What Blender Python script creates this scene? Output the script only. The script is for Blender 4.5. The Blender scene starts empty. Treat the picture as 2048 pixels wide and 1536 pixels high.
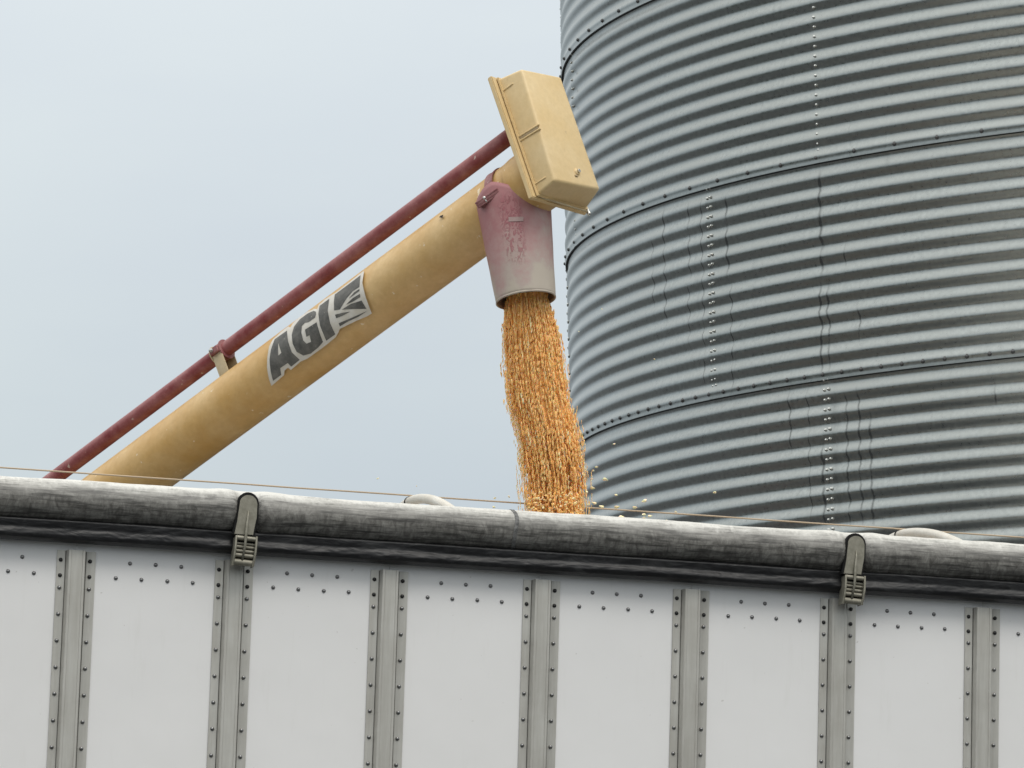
import bpy, bmesh, math, random
import numpy as np
from mathutils import Vector, Matrix, noise
from mathutils.geometry import delaunay_2d_cdt
random.seed(7); rng = np.random.default_rng(7)
sc = bpy.context.scene
COL = sc.collection
V = Vector
sin, cos, pi = math.sin, math.cos, math.pi

# ------------------------------------------------------------------ camera
F = 8500.0; PITCH = .1336; ROLL = -.0214; CAM = V((0, 0, 1.6))
_fw = V((0, cos(PITCH), sin(PITCH))); _up = V((0, -sin(PITCH), cos(PITCH))); _rt = V((1, 0, 0))
RT = cos(ROLL)*_rt + sin(ROLL)*_up
UP = -sin(ROLL)*_rt + cos(ROLL)*_up
FW = _fw
cd = bpy.data.cameras.new('camera'); cam = bpy.data.objects.new('camera', cd); COL.objects.link(cam)
cam.matrix_world = Matrix(((RT.x, UP.x, -FW.x, CAM.x), (RT.y, UP.y, -FW.y, CAM.y), (RT.z, UP.z, -FW.z, CAM.z), (0, 0, 0, 1)))
cd.sensor_width = 36; cd.lens = F/2048*36; cd.clip_end = 3000; cd.clip_start = .1
sc.camera = cam

def ray(px, py):
    return (FW + RT*((px-1024)/F) - UP*((py-768)/F))
def P(px, py, d):                      # measured photo point at a known distance -> world point
    return CAM + ray(px, py)*d
def hit_plane(px, py, p0, n):
    r = ray(px, py); return CAM + r*((p0-CAM).dot(n)/r.dot(n))
def to_px(p):
    q = p-CAM; d = q.dot(FW); return 1024+F*q.dot(RT)/d, 768-F*q.dot(UP)/d

# ------------------------------------------------------------------ helpers
def mesh_obj(name, verts, faces, mat=None, parent=None, smooth=False):
    me = bpy.data.meshes.new(name)
    me.from_pydata([tuple(v) for v in verts], [], [tuple(f) for f in faces]); me.update()
    if smooth:
        for p in me.polygons: p.use_smooth = True
    o = bpy.data.objects.new(name, me); COL.objects.link(o)
    if mat: me.materials.append(mat)
    if parent: o.parent = parent
    return o
def bm_obj(name, bm, mat=None, parent=None, smooth=False, angle=None):
    bmesh.ops.recalc_face_normals(bm, faces=bm.faces)
    me = bpy.data.meshes.new(name); bm.to_mesh(me); bm.free()
    if smooth:
        for p in me.polygons: p.use_smooth = True
    if angle is not None:
        for p in me.polygons: p.use_smooth = True
        me.set_sharp_from_angle(angle=math.radians(angle))
    o = bpy.data.objects.new(name, me); COL.objects.link(o)
    if mat: me.materials.append(mat)
    if parent: o.parent = parent
    return o
def tag(o, label=None, cat=None, group=None, kind=None):
    if label: o['label'] = label
    if cat: o['category'] = cat
    if group: o['group'] = group
    if kind: o['kind'] = kind
    return o
def empty(name, M):
    o = bpy.data.objects.new(name, None); COL.objects.link(o); o.matrix_world = M; o.empty_display_size = .2
    return o
def add_box(bm, M, sx, sy, sz, bev=0, seg=2):
    g = bmesh.ops.create_cube(bm, size=1, matrix=M @ Matrix.Diagonal((sx, sy, sz, 1)))
    if bev:
        vs = set(g['verts']); es = [e for e in bm.edges if e.verts[0] in vs and e.verts[1] in vs]
        bmesh.ops.bevel(bm, geom=es, offset=bev, segments=seg, affect='EDGES', profile=.5)
def frame(o, x, y, z):
    return Matrix(((x.x, y.x, z.x, o.x), (x.y, y.y, z.y, o.y), (x.z, y.z, z.z, o.z), (0, 0, 0, 1)))
def axis_frame(o, z, ref=V((0, 0, 1))):
    z = z.normalized(); x = ref.cross(z).normalized(); y = z.cross(x); return frame(o, x, y, z)
def add_lathe(bm, M, prof, n=24, a0=0, a1=2*pi, close=True):
    # prof: list of (r, z); revolve about local z
    rings = []
    full = abs(a1-a0-2*pi) < 1e-6
    cnt = n if full else n+1
    for r, z in prof:
        rings.append([bm.verts.new(M @ V((r*cos(a0+(a1-a0)*i/n), r*sin(a0+(a1-a0)*i/n), z))) for i in range(cnt)])
    for a, b in zip(rings[:-1], rings[1:]):
        for i in range(n):
            j = (i+1) % cnt
            bm.faces.new((a[i], a[j], b[j], b[i]))
    if close and full:
        if prof[0][0] > 1e-6: bm.faces.new(rings[0][::-1])
        if prof[-1][0] > 1e-6: bm.faces.new(rings[-1])
def tube_path(bm, pts, r, n=12, cap=True):
    rings = []
    for i, p in enumerate(pts):
        t = (pts[min(i+1, len(pts)-1)]-pts[max(i-1, 0)]).normalized()
        ref = V((0, 0, 1)) if abs(t.z) < .9 else V((1, 0, 0))
        x = ref.cross(t).normalized(); y = t.cross(x)
        rr = r[i] if isinstance(r, (list, tuple)) else r
        rings.append([bm.verts.new(p+x*(rr*cos(2*pi*k/n))+y*(rr*sin(2*pi*k/n))) for k in range(n)])
    for a, b in zip(rings[:-1], rings[1:]):
        for k in range(n): bm.faces.new((a[k], a[(k+1) % n], b[(k+1) % n], b[k]))
    if cap: bm.faces.new(rings[0][::-1]); bm.faces.new(rings[-1])

# ------------------------------------------------------------------ materials
class NT:
    def __init__(s, name):
        s.m = bpy.data.materials.new(name); s.m.use_nodes = True; s.t = s.m.node_tree; s.n = s.t.nodes
        s.b = s.n['Principled BSDF']
    def new(s, typ, **kw):
        n = s.n.new(typ)
        for k, v in kw.items(): setattr(n, k, v)
        return n
    def link(s, a, b): s.t.links.new(a, b)
    def val(s, sock, v):
        if hasattr(v, 'is_output') or isinstance(v, bpy.types.NodeSocket): s.link(v, sock)
        else: sock.default_value = v
    def coord(s, kind='Object', scale=(1, 1, 1)):
        c = s.new('ShaderNodeTexCoord'); m = s.new('ShaderNodeMapping'); m.inputs['Scale'].default_value = scale
        s.link(c.outputs[kind], m.inputs[0]); return m.outputs[0]
    def noise(s, vec, scale, detail=4, rough=.6, dist=0):
        n = s.new('ShaderNodeTexNoise'); s.link(vec, n.inputs['Vector'])
        n.inputs['Scale'].default_value = scale; n.inputs['Detail'].default_value = detail
        n.inputs['Roughness'].default_value = rough; n.inputs['Distortion'].default_value = dist
        return n.outputs['Fac']
    def ramp(s, fac, stops):
        r = s.new('ShaderNodeValToRGB'); s.val(r.inputs[0], fac)
        e = r.color_ramp.elements
        while len(e) < len(stops): e.new(.5)
        for i, (p, c) in enumerate(stops):
            e[i].position = p; e[i].color = (c, c, c, 1) if isinstance(c, (int, float)) else (*c, 1)
        return r.outputs[0]
    def mix(s, fac, a, b, typ='MIX'):
        n = s.new('ShaderNodeMix', data_type='RGBA', blend_type=typ)
        s.val(n.inputs[0], fac)
        for i, v in ((6, a), (7, b)):
            if isinstance(v, bpy.types.NodeSocket): s.link(v, n.inputs[i])
            else: n.inputs[i].default_value = (*v, 1)
        return n.outputs[2]
    def math(s, op, a, b=0, c=None, clamp=False):
        n = s.new('ShaderNodeMath', operation=op, use_clamp=clamp)
        s.val(n.inputs[0], a); s.val(n.inputs[1], b)
        if c is not None: s.val(n.inputs[2], c)
        return n.outputs[0]
    def bump(s, h, strength=.3, dist=.01):
        n = s.new('ShaderNodeBump'); s.link(h, n.inputs['Height']); n.inputs['Strength'].default_value = strength
        n.inputs['Distance'].default_value = dist; s.link(n.outputs[0], s.b.inputs['Normal'])
    def out(s, col=None, rough=None, metal=None, spec=None):
        if col is not None:
            if isinstance(col, bpy.types.NodeSocket): s.link(col, s.b.inputs['Base Color'])
            else: s.b.inputs['Base Color'].default_value = (*col, 1)
        if rough is not None: s.val(s.b.inputs['Roughness'], rough)
        if metal is not None: s.val(s.b.inputs['Metallic'], metal)
        if spec is not None: s.val(s.b.inputs['Specular IOR Level'], spec)
        return s.m

def paint(name, c, dust, rough=.5, ns=6, amt=(.35, .75), chips=None, chip_scale=60, bump=.15, stretch=(1, 1, 1), spec=.5):
    t = NT(name); v = t.coord('Object', stretch)
    n1 = t.noise(v, ns, 6, .65); f = t.ramp(n1, [(amt[0], 0), (amt[1], 1)])
    col = t.mix(f, c, dust)
    n2 = t.noise(v, ns*9, 5, .7)
    col = t.mix(t.ramp(n2, [(.35, 0), (.7, .35)]), col, tuple(x*.75 for x in c))
    if chips:
        n3 = t.noise(v, chip_scale, 3, .5); col = t.mix(t.ramp(n3, [(.70, 0), (.74, 1)]), col, chips)
    t.bump(n2, bump, .003)
    return t.out(col, rough, 0, spec)

M_tube = paint('tan_auger_paint', (.55, .325, .10), (.70, .50, .25), .4, 3.2, (.32, .72), (.72, .6, .42), 28, bump=.25)
M_box = paint('cream_cover_plastic', (.66, .475, .225), (.72, .56, .32), .5, 4, (.3, .7), (.50, .36, .2), 14)
M_red = paint('faded_red_paint', (.21, .036, .040), (.37, .15, .145), .42, 9, (.35, .68), (.50, .38, .33), 36, bump=.3)
M_redclamp = paint('faded_red_clamp_paint', (.22, .065, .07), (.36, .19, .185), .5, 25, (.35, .65), (.5, .4, .38), 120)
M_beige = paint('beige_bracket_paint', (.50, .40, .24), (.58, .5, .35), .55, 10)
M_dent_dark = NT('dark_dent_decal').out((.02, .014, .01), .9, 0)
M_zinc = NT('zinc_bolt').out((.55, .55, .53), .3, 1)

# silo steel with drip stains (uv: u = arc length in m, v = height in m)
SILO_STREAKS = []
def silo_material(streaks):
    t = NT('galvanised_corrugated_steel')
    uv = t.new('ShaderNodeUVMap'); uv.uv_map = 'arc'
    sep = t.new('ShaderNodeSeparateXYZ'); t.link(uv.outputs[0], sep.inputs[0])
    u, v = sep.outputs[0], sep.outputs[1]
    base = t.noise(uv.outputs[0], 2.2, 6, .65)
    fine = t.noise(uv.outputs[0], 42, 4, .75)
    mp = t.new('ShaderNodeMapping'); mp.inputs['Scale'].default_value = (9, .5, 1); t.link(uv.outputs[0], mp.inputs[0])
    run = t.noise(mp.outputs[0], 2.5, 5, .7)
    col = t.mix(t.ramp(fine, [(.3, 0), (.7, 1)]), (.28, .30, .296), (.46, .488, .476))
    col = t.mix(t.ramp(base, [(.35, 0), (.7, .7)]), col, (.37, .385, .37))
    col = t.mix(t.ramp(run, [(.55, 0), (.75, .35)]), col, (.24, .26, .26))
    # individual rust-black drip lines
    mp2 = t.new('ShaderNodeMapping'); mp2.inputs['Scale'].default_value = (.001, 1, 1); t.link(uv.outputs[0], mp2.inputs[0])
    wob = t.noise(mp2.outputs[0], 9, 3, .6)
    mp3 = t.new('ShaderNodeMapping'); mp3.inputs['Scale'].default_value = (3, 1, 1); t.link(uv.outputs[0], mp3.inputs[0])
    gap = t.ramp(t.noise(mp3.outputs[0], 8.5, 3, .6), [(.34, .0), (.50, 1)])
    tot = None
    for (u0, v0, v1, w, s) in streaks:
        d = t.math('ABSOLUTE', t.math('SUBTRACT', t.math('ADD', u, t.math('MULTIPLY', t.math('SUBTRACT', wob, .5), .05)), u0))
        a = t.math('MULTIPLY', t.math('SUBTRACT', 1, t.math('DIVIDE', d, w), clamp=True), s)
        lo, hi = min(v0, v1), max(v0, v1)
        m1 = t.math('MULTIPLY', t.math('SUBTRACT', v, lo), 12, clamp=True); m2 = t.math('MULTIPLY', t.math('SUBTRACT', hi, v), 12, clamp=True)
        a = t.math('MULTIPLY', a, t.math('MULTIPLY', m1, m2))
        tot = a if tot is None else t.math('MAXIMUM', tot, a)
    ph = t.math('SINE', t.math('SUBTRACT', t.math('MULTIPLY', v, 2*pi/PITCHC), .95))
    under = t.math('ADD', t.math('MULTIPLY', t.math('SUBTRACT', .15, ph), .75, clamp=True), .45)      # drips gather on the under-faces
    tot = t.math('MULTIPLY', t.math('MULTIPLY', t.math('MULTIPLY', t.math('MULTIPLY', tot, gap), under), 1.9, clamp=True), .80)
    oi = t.new('ShaderNodeObjectInfo'); col = t.mix(t.math('MULTIPLY', oi.outputs['Random'], .28), col, (.27, .295, .29))
    col = t.mix(tot, col, (.03, .033, .035))
    r = t.ramp(fine, [(.3, .25), (.7, .38)])
    bw = t.noise(uv.outputs[0], 16, 3, .6)
    t.bump(t.math('ADD', t.math('MULTIPLY', fine, .25), bw), .2, .004)
    return t.out(col, r, t.math('SUBTRACT', .96, t.math('MULTIPLY', tot, .5)))

M_alu = NT('brushed_aluminium_post')
_v = M_alu.coord('Object', (12, 12, .9)); _n = M_alu.noise(_v, 4, 5, .7)
_n2 = M_alu.noise(M_alu.coord('Object', (1, 1, 1)), 3.5, 4, .6)
_c = M_alu.mix(M_alu.ramp(_n, [(.3, 0), (.75, 1)]), (.45, .435, .395), (.57, .56, .52))
_c = M_alu.mix(M_alu.ramp(_n2, [(.4, 0), (.75, .5)]), _c, (.33, .31, .27))
M_alu = M_alu.out(_c, .48, .55)
_t = NT('rivet_aluminium'); M_rivet = _t.out((.22, .22, .22), .33, .9)
M_rivet_black = NT('black_coated_rivet').out((.018, .018, .018), .45, .2)
_t = NT('white_side_sheet'); _v = _t.coord('Object', (1, 1, 1))
_c = _t.mix(_t.ramp(_t.noise(_v, 1.3, 5, .6), [(.3, 0), (.75, 1)]), (.775, .77, .762), (.735, .73, .72))
_c = _t.mix(_t.ramp(_t.noise(_t.coord('Object', (6, 6, .7)), 3, 5, .7), [(.58, 0), (.8, .16)]), _c, (.52, .50, .45))
_c = _t.mix(_t.ramp(_t.noise(_v, 34, 2, .5), [(.73, 0), (.76, .5)]), _c, (.45, .43, .4))
_t.bump(_t.noise(_v, 3.2, 2, .5), .25, .012)
M_white = _t.out(_c, .38, 0)

def tarp_material():
    t = NT('dusty_tarp_vinyl')
    v = t.coord('Object', (1, 1, 1))
    sep = t.new('ShaderNodeSeparateXYZ'); t.link(v, sep.inputs[0]); x, y, z = sep.outputs
    vs = t.coord('Object', (.6, 1.4, 1.4)); n1 = t.noise(vs, 13, 9, .75)
    n2 = t.noise(t.coord('Object', (1.5, .8, .8)), 24, 7, .75, .6)
    n3 = t.noise(t.coord('Object', (.16, 2.2, 2.2)), 30, 5, .7)
    # scuffed grime below the roll's shoulder; the height term also paints some shade
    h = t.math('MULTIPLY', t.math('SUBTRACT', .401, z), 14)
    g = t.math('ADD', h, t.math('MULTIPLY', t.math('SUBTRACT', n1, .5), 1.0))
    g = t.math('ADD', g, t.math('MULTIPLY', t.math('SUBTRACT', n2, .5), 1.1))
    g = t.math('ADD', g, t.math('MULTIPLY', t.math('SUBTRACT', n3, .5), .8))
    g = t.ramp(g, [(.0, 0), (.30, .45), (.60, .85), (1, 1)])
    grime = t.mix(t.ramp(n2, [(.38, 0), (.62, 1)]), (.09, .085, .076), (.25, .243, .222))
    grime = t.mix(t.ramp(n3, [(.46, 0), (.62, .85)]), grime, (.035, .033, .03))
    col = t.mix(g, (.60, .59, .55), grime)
    t.bump(n1, .35, .004)
    return t.out(col, .55, 0)
M_tarp = tarp_material()
_t = NT('black_vinyl_flap'); _v = _t.coord('Object', (.5, 1, 1))
_n = _t.noise(_v, 20, 6, .7, .6); _n2 = _t.noise(_t.coord('Object', (1.0, 1, 3)), 7, 4, .6, 1.5)
_c = _t.mix(_t.ramp(_n, [(.45, 0), (.75, 1)]), (.008, .008, .009), (.028, .028, .029))
_c = _t.mix(_t.ramp(_n2, [(.6, 0), (.7, .4)]), _c, (.06, .06, .06))
_t.bump(_n2, .4, .010); M_black = _t.out(_c, .45, 0, .4)
_t = NT('latch_cast_metal'); _v = _t.coord('Object', (1, 1, 1)); _n = _t.noise(_v, 40, 5, .7)
M_latch = _t.out(_t.mix(_t.ramp(_n, [(.35, 0), (.7, 1)]), (.19, .18, .14), (.29, .275, .225)), .5, .35)
M_rubber_gap = NT('black_rubber_and_gap').out((.008, .008, .008), .7, 0, .2)
M_bow = paint('white_bow_tube', (.62, .58, .50), (.74, .72, .66), .45, 8, (.3, .7))
M_cable = NT('pale_cable').out((.46, .36, .25), .6, 0)
M_decalw = paint('white_decal_vinyl', (.66, .64, .60), (.56, .52, .44), .5, 30, (.35, .7), bump=.05)
M_decald = paint('worn_grey_decal_print', (.065, .065, .062), (.17, .165, .15), .55, 22, (.35, .68), (.30, .28, .24), 75, bump=.05)

_t = NT('corn'); _a = _t.new('ShaderNodeAttribute'); _a.attribute_name = 'tint'
_c = _t.ramp(_a.outputs['Fac'], [(0, (.86, .40, .10)), (.35, (.97, .52, .17)), (.7, (1.0, .64, .28)), (1, (1.0, .86, .57))])
_t.b.inputs['Subsurface Weight'].default_value = .5; _t.b.inputs['Subsurface Radius'].default_value = (.006, .003, .001)
M_corn = _t.out(_c, .45, 0)
_t = NT('corn_flow'); _n = _t.noise(_t.coord('Object', (1, 1, .10)), 110, 4, .7); _n2 = _t.noise(_t.coord('Object', (1, 1, .18)), 45, 4, .6)
_c = _t.ramp(_n, [(.32, (.76, .33, .07)), (.5, (.97, .52, .17)), (.62, (1.0, .66, .30)), (.72, (1.0, .87, .60))])
_c = _t.mix(_t.ramp(_n2, [(.4, 0), (.7, .45)]), _c, (.80, .42, .12))
_t.b.inputs['Subsurface Weight'].default_value = .4; _t.b.inputs['Subsurface Radius'].default_value = (.006, .003, .001)
_t.bump(_t.math('ADD', _n, _n2), .6, .006); M_core = _t.out(_c, .5, 0)
_t = NT('gravel_yard'); _v = _t.coord('Object', (1, 1, 1))
_c = _t.mix(_t.ramp(_t.noise(_v, .25, 6, .7), [(.35, 0), (.7, 1)]), (.060, .063, .066), (.098, .102, .105))
_c = _t.mix(_t.noise(_v, 30, 3, .7), _c, (.048, .050, .052)); _t.bump(_t.noise(_v, 40, 3, .7), .6, .02)
M_ground = _t.out(_c, .95, 0)

# ------------------------------------------------------------------ ground
g = mesh_obj('ground', [(-800, -800, 0), (800, -800, 0), (800, 800, 0), (-800, 800, 0)], [(0, 1, 2, 3)], M_ground)
tag(g, kind='structure')

# added belt of trees, unseen behind the viewer: it darkens what the steel reflects
bm = bmesh.new(); rows = []
for i in range(241):
    a = math.radians(75+240*i/240); R_ = 46+6*noise.noise(V((i*.13, 0, 0))); hgt = 8+2.2*noise.noise(V((i*.35, 2, 0)))+1.6*noise.noise(V((i*1.3, 5, 0)))
    ring = []
    for k in range(13):
        t_ = k/12; bul = 3.2*sin(pi*min(1, t_*1.02))+1.6*noise.noise(V((i*.6, t_*5, 3)))
        ring.append(bm.verts.new(((R_-bul)*sin(a), (R_-bul)*cos(a), hgt*t_*(1+.1*noise.noise(V((i*.9, t_*4, 8)))))))
    rows.append(ring)
for a_, b_ in zip(rows[:-1], rows[1:]):
    for k in range(12): bm.faces.new((a_[k], b_[k], b_[k+1], a_[k+1]))
_t = NT('added_belt_foliage'); _v = _t.coord('Object', (1, 1, 1))
_m = _t.out(_t.mix(_t.ramp(_t.noise(_v, .9, 6, .75), [(.35, 0), (.65, 1)]), (.02, .028, .012), (.06, .075, .03)), .9, 0)
tb = bm_obj('added_tree_belt', bm, _m); tag(tb, 'unseen belt of dark green trees, added for the steel to reflect', 'trees', kind='stuff')

# ------------------------------------------------------------------ silo
SX, SY, SR = 4.7251, 24.4441, 4.3876
RING = 1.1176; PITCHC = .1016; AMP = .0070
Z2 = 5.588
silo = empty('grain_silo', Matrix.Translation((SX, SY, 0)))
tag(silo, 'tall round silo of grey corrugated galvanised steel behind the trailer', 'silo')
NR = 9
seams = [k*RING for k in range(NR+1)]
def silo_pt(a, z, r):                       # a measured from the side facing the camera, growing to the left
    return V((-sin(a)*r, -cos(a)*r, z))
def ang_at(px, z):                          # angle whose point at height z appears at column px
    best = None
    for i in range(1600):
        a = -.2+i*.0013
        q = silo_pt(a, z, SR)+V((SX, SY, 0)); x = to_px(q)[0]
        if best is None or abs(x-px) < best[0]: best = (abs(x-px), a)
    return best[1]
SEG = 2*pi/10
colA = {}                                    # first sheet joint angle of each ring
colA[5] = ang_at(1628, 6.2)                 # ring between the seams at 5.59 and 6.71
colA[4] = ang_at(1420, 5.0)
colA[3] = ang_at(1652, 4.1)
colA[6] = colA[4]
for k in range(NR):
    if k not in colA: colA[k] = colA[4] if k % 2 == 0 else colA[5]
def corr(z):                                # outward offset of the corrugation; crest just above each seam line
    return AMP*cos(2*pi*(z/PITCHC) - .95)
def px_height(px, py, a):                   # height of the wall point under a photo pixel at angle a
    q = silo_pt(a, 0, SR)+V((SX, SY, 0)); n = V((-sin(a), -cos(a), 0)); return hit_plane(px, py, q, n).z
streaks = []
for (px, y0, y1, w, s) in [(1308, 470, 620, .010, .8), (1331, 405, 660, .010, 1), (1381, 395, 560, .009, .9), (1378, 560, 700, .008, .8),
        (1457, 385, 560, .014, 1), (1462, 560, 790, .008, 1), (1406, 385, 780, .007, 1), (1645, 335, 560, .016, 1), (1640, 560, 755, .012, 1),
        (1654, 560, 750, .012, .9), (1715, 600, 690, .010, .9), (1690, 480, 560, .008, .7), (1571, 780, 910, .010, 1), (1608, 770, 1050, .007, .7), (1634, 880, 1060, .016, 1),
        (1684, 780, 1060, .010, .9), (1709, 770, 1060, .011, .9), (1729, 820, 1060, .013, .9), (1978, 760, 815, .010, 1), (1565, 0, 25, .010, 1),
        (1172, 535, 575, .03, .5), (1366, 130, 150, .012, .7), (1361, 215, 235, .01, .6), (1780, 300, 335, .03, .7), (1660, 770, 1060, .05, .25), (1372, 340, 350, .02, .6)]:
    a = ang_at(px, 5.0); zt = px_height(px, y0, a); zb = px_height(px, y1, a)
    streaks.append((a*SR, zt, zb, w*.85, s))
M_silo = silo_material(streaks)
def wall_sheet(k, a0, a1, front):
    z0, z1 = seams[k], seams[k+1]
    na = 40 if front else 14; per = 14 if front else 8
    rows = []; zb = z0-.012 if k > 0 else z0      # upper sheet laps over the one below
    n = int(per*11)
    zs = [zb] + [z0+(z1-z0)*i/n for i in range(0 if k > 0 else 1, n+1)]
    base = SR+(.0035 if True else 0)*0
    vs, fs, us = [], [], []
    lap = .010
    for i, z in enumerate(zs):
        tz = (z-z0)/(z1-z0)
        r = base + corr(z) + lap*max(0, 1-tz)**6*1.0   # flares out over the sheet below
        if z < z0+.028 and k > 0:                      # flattened lap strip that takes the seam bolts
            q = min(1, max(0, (z0+.028-z)/.02)); r = r*(1-q)+(base+.0115)*q
        for j in range(na+1):
            a = a0+(a1-a0)*j/na + (.0022 if j == na else 0)
            rr = r + (.0032 if j == na else 0)
            vs.append(silo_pt(a, z, rr)); us.append((a*SR, z))
    W = na+1
    for i in range(len(zs)-1):
        for j in range(na): fs.append((i*W+j, i*W+W+j, i*W+W+j+1, i*W+j+1))
    # turn the bottom hem inward so the lap has a thickness and casts a line
    o0 = len(vs)
    for j in range(W):
        a = a0+(a1-a0)*j/na; vs.append(silo_pt(a, zb, base-.008)); us.append((a*SR, zb))
    for j in range(na): fs.append((j, j+1, o0+j+1, o0+j))
    o = mesh_obj('wall_sheet', vs, fs, M_silo, silo, True)
    me = o.data; uvl = me.uv_layers.new(name='arc')
    li = np.zeros(len(me.loops), dtype=np.int32); me.loops.foreach_get('vertex_index', li)
    ua = np.array(us, dtype=np.float32)[li]; uvl.data.foreach_set('uv', ua.ravel())
    me.set_sharp_from_angle(angle=math.radians(50))
    return o
for k in range(NR):
    for s in range(10):
        a0 = colA[k]+s*SEG; mid = (a0+SEG/2+pi) % (2*pi)-pi
        front = abs(mid) < 2.0 and 2 <= k <= 7
        wall_sheet(k, a0-(2*pi if a0 > pi else 0), a0+SEG-(2*pi if a0 > pi else 0), front)
bm = bmesh.new(); add_lathe(bm, Matrix.Identity(4), [(SR+.12, seams[-1]-.06), (SR+.1, seams[-1]-.01), (.5, seams[-1]+2.3), (.5, seams[-1]+2.5), (.0001, seams[-1]+2.6)], 60, close=False)
_r = NT('roof_steel').out((.5, .52, .52), .45, .7)
bm_obj('roof', bm, _r, silo, angle=40)
M_lap_shade = NT('black_lap_shadow').out((.018, .018, .018), .7, 0)
for k in range(1, NR):
    bm = bmesh.new(); add_lathe(bm, Matrix.Identity(4), [(SR-.012, seams[k]-.0168), (SR+.0085, seams[k]-.0165), (SR+.0095, seams[k]-.0125), (SR-.008, seams[k]-.0122)], 200, close=False)
    bm_obj('lap_shadow', bm, M_lap_shade, silo, smooth=False)  # black strip painting the shade under each sheet lap
# bolts
bolts = []                                   # (position, outward normal, size)
def bolt_at(a, z, extra=0, size=1):
    bolts.append((a, z, extra, size))
for k in (3, 4, 5, 6, 7):                    # horizontal seams
    step = SEG/22 if k <= 3 and False else (SEG/22 if k == 4 else SEG/11)
    if k == 4: step = SEG/22
    n = int(round(2*pi/step)); 
    for i in range(n):
        a = (colA[5]+i*step+pi) % (2*pi)-pi
        bolt_at(a, seams[k]+.016, .011, 1.35)
for k in (2, 3, 4, 5, 6, 7):                 # sheet joints
    for s in range(10):
        a = (colA[k]+s*SEG+pi) % (2*pi)-pi
        if abs(a) > 1.75: continue
        for i in range(22):
            z = seams[k]+RING*(i+.75)/22
            if i == 0: z += .02
            bolt_at(a-.0015, z, corr(z)+.001)
            if k <= 4: bolt_at(a-.0076, z+.003, corr(z)+.001)
M_bolt = NT('silo_bolt').out((.66, .66, .63), .25, 1)
M_bolt2 = NT('weathered_silo_bolt').out((.12, .12, .12), .4, .6)
def bolt_mesh(bm, a, z, ex, sz):
    n = V((-sin(a), -cos(a), 0)); p = silo_pt(a, z, SR+ex)
    M = axis_frame(p, n)
    add_lathe(bm, M, [(.0095*sz, 0), (.0095*sz, .0025), (.0068*sz, .003), (.0068*sz, .0085), (.003*sz, .0115), (.0001, .012)], 7, close=False)
vis = []
for b in bolts:
    a, z, ex, s = b
    q = silo_pt(a, z, SR+ex)+V((SX, SY, 0)); x, y = to_px(q)
    n = V((-sin(a), -cos(a), 0)); facing = (CAM-q).normalized().dot(n)
    inview = -5 < x < 2053 and -5 < y < 1045 and facing > -.03
    vis.append((0 if inview else 1, -facing/(q-CAM).length if inview else 0, b))
vis.sort(key=lambda t: (t[0], t[1]))
for i, (f, d, b) in enumerate(vis[:100]):
    bm = bmesh.new(); bolt_mesh(bm, *b); bm_obj('bolt', bm, M_bolt2 if b[3] > 1 else M_bolt, silo, angle=35)
bm = bmesh.new()
for (f, d, b) in vis[100:]:
    n0 = len(bm.faces); bolt_mesh(bm, *b); bm.faces.ensure_lookup_table()
    if b[3] > 1:
        for q_ in range(n0, len(bm.faces)): bm.faces[q_].material_index = 1
o = bm_obj('bolt', bm, M_bolt, silo, angle=35); o.data.materials.append(M_bolt2); o['kind'] = 'stuff'

# ------------------------------------------------------------------ trailer
w = V((-.0297, .0562, .261)); MR = Matrix.Rotation(w.length, 3, w.normalized())
TO = CAM + V((-1.7289, 16.0312, 1.4148))
TM = Matrix.Translation(TO) @ MR.to_4x4()
TI = TM.inverted()
PS = .6096; RS = .1007
trailer = empty('grain_trailer', TM)
tag(trailer, 'white riveted grain trailer with metal posts and a rolled tarp along its top', 'trailer')
def loc_on(px, py, yl):                      # trailer-local point on the plane y = yl under a photo pixel
    n = (MR @ V((0, 1, 0))); return TI @ hit_plane(px, py, TM @ V((0, yl, 0)), n)
I0, I1 = -5, 14
X0, X1 = I0*PS-.3, I1*PS+.3
W_ = 2.45; ZB = -1.25; ZT = .30
# side sheets: one per bay
for i in range(I0, I1):
    bm = bmesh.new(); xa, xb = i*PS+.06, (i+1)*PS+.06
    n = 8
    add_box(bm, Matrix.Translation(((xa+xb)/2, .008, (ZB+ZT)/2)), xb-xa-.0008, .012, ZT-ZB)
    bm_obj('side_sheet', bm, M_white, trailer)
bm = bmesh.new(); add_box(bm, Matrix.Translation(((X0+X1)/2, W_, (ZB+ZT)/2)), X1-X0, .03, ZT-ZB); bm_obj('side_wall', bm, M_white, trailer)
for x, nm in ((X0, 'front_wall'), (X1, 'rear_wall')):
    bm = bmesh.new(); add_box(bm, Matrix.Translation((x, W_/2, (ZB+ZT)/2)), .03, W_-.04, ZT-ZB); bm_obj(nm, bm, M_white, trailer)
bm = bmesh.new(); add_box(bm, Matrix.Translation(((X0+X1)/2, W_/2, ZB+.3)), X1-X0-.04, W_-.05, .03); bm_obj('floor', bm, M_alu, trailer)
for y in (.01, W_-.01):
    bm = bmesh.new(); add_box(bm, Matrix.Translation(((X0+X1)/2, y+(.045 if y < 1 else -.045), ZT+.0)), X1-X0, .075, .09, .01); bm_obj('top_rail', bm, M_alu, trailer, angle=35)
    bm = bmesh.new(); add_box(bm, Matrix.Translation(((X0+X1)/2, y+(.02 if y < 1 else -.02), ZB-.07)), X1-X0, .1, .139, .01); bm_obj('bottom_rail', bm, M_alu, trailer, angle=35)
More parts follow.
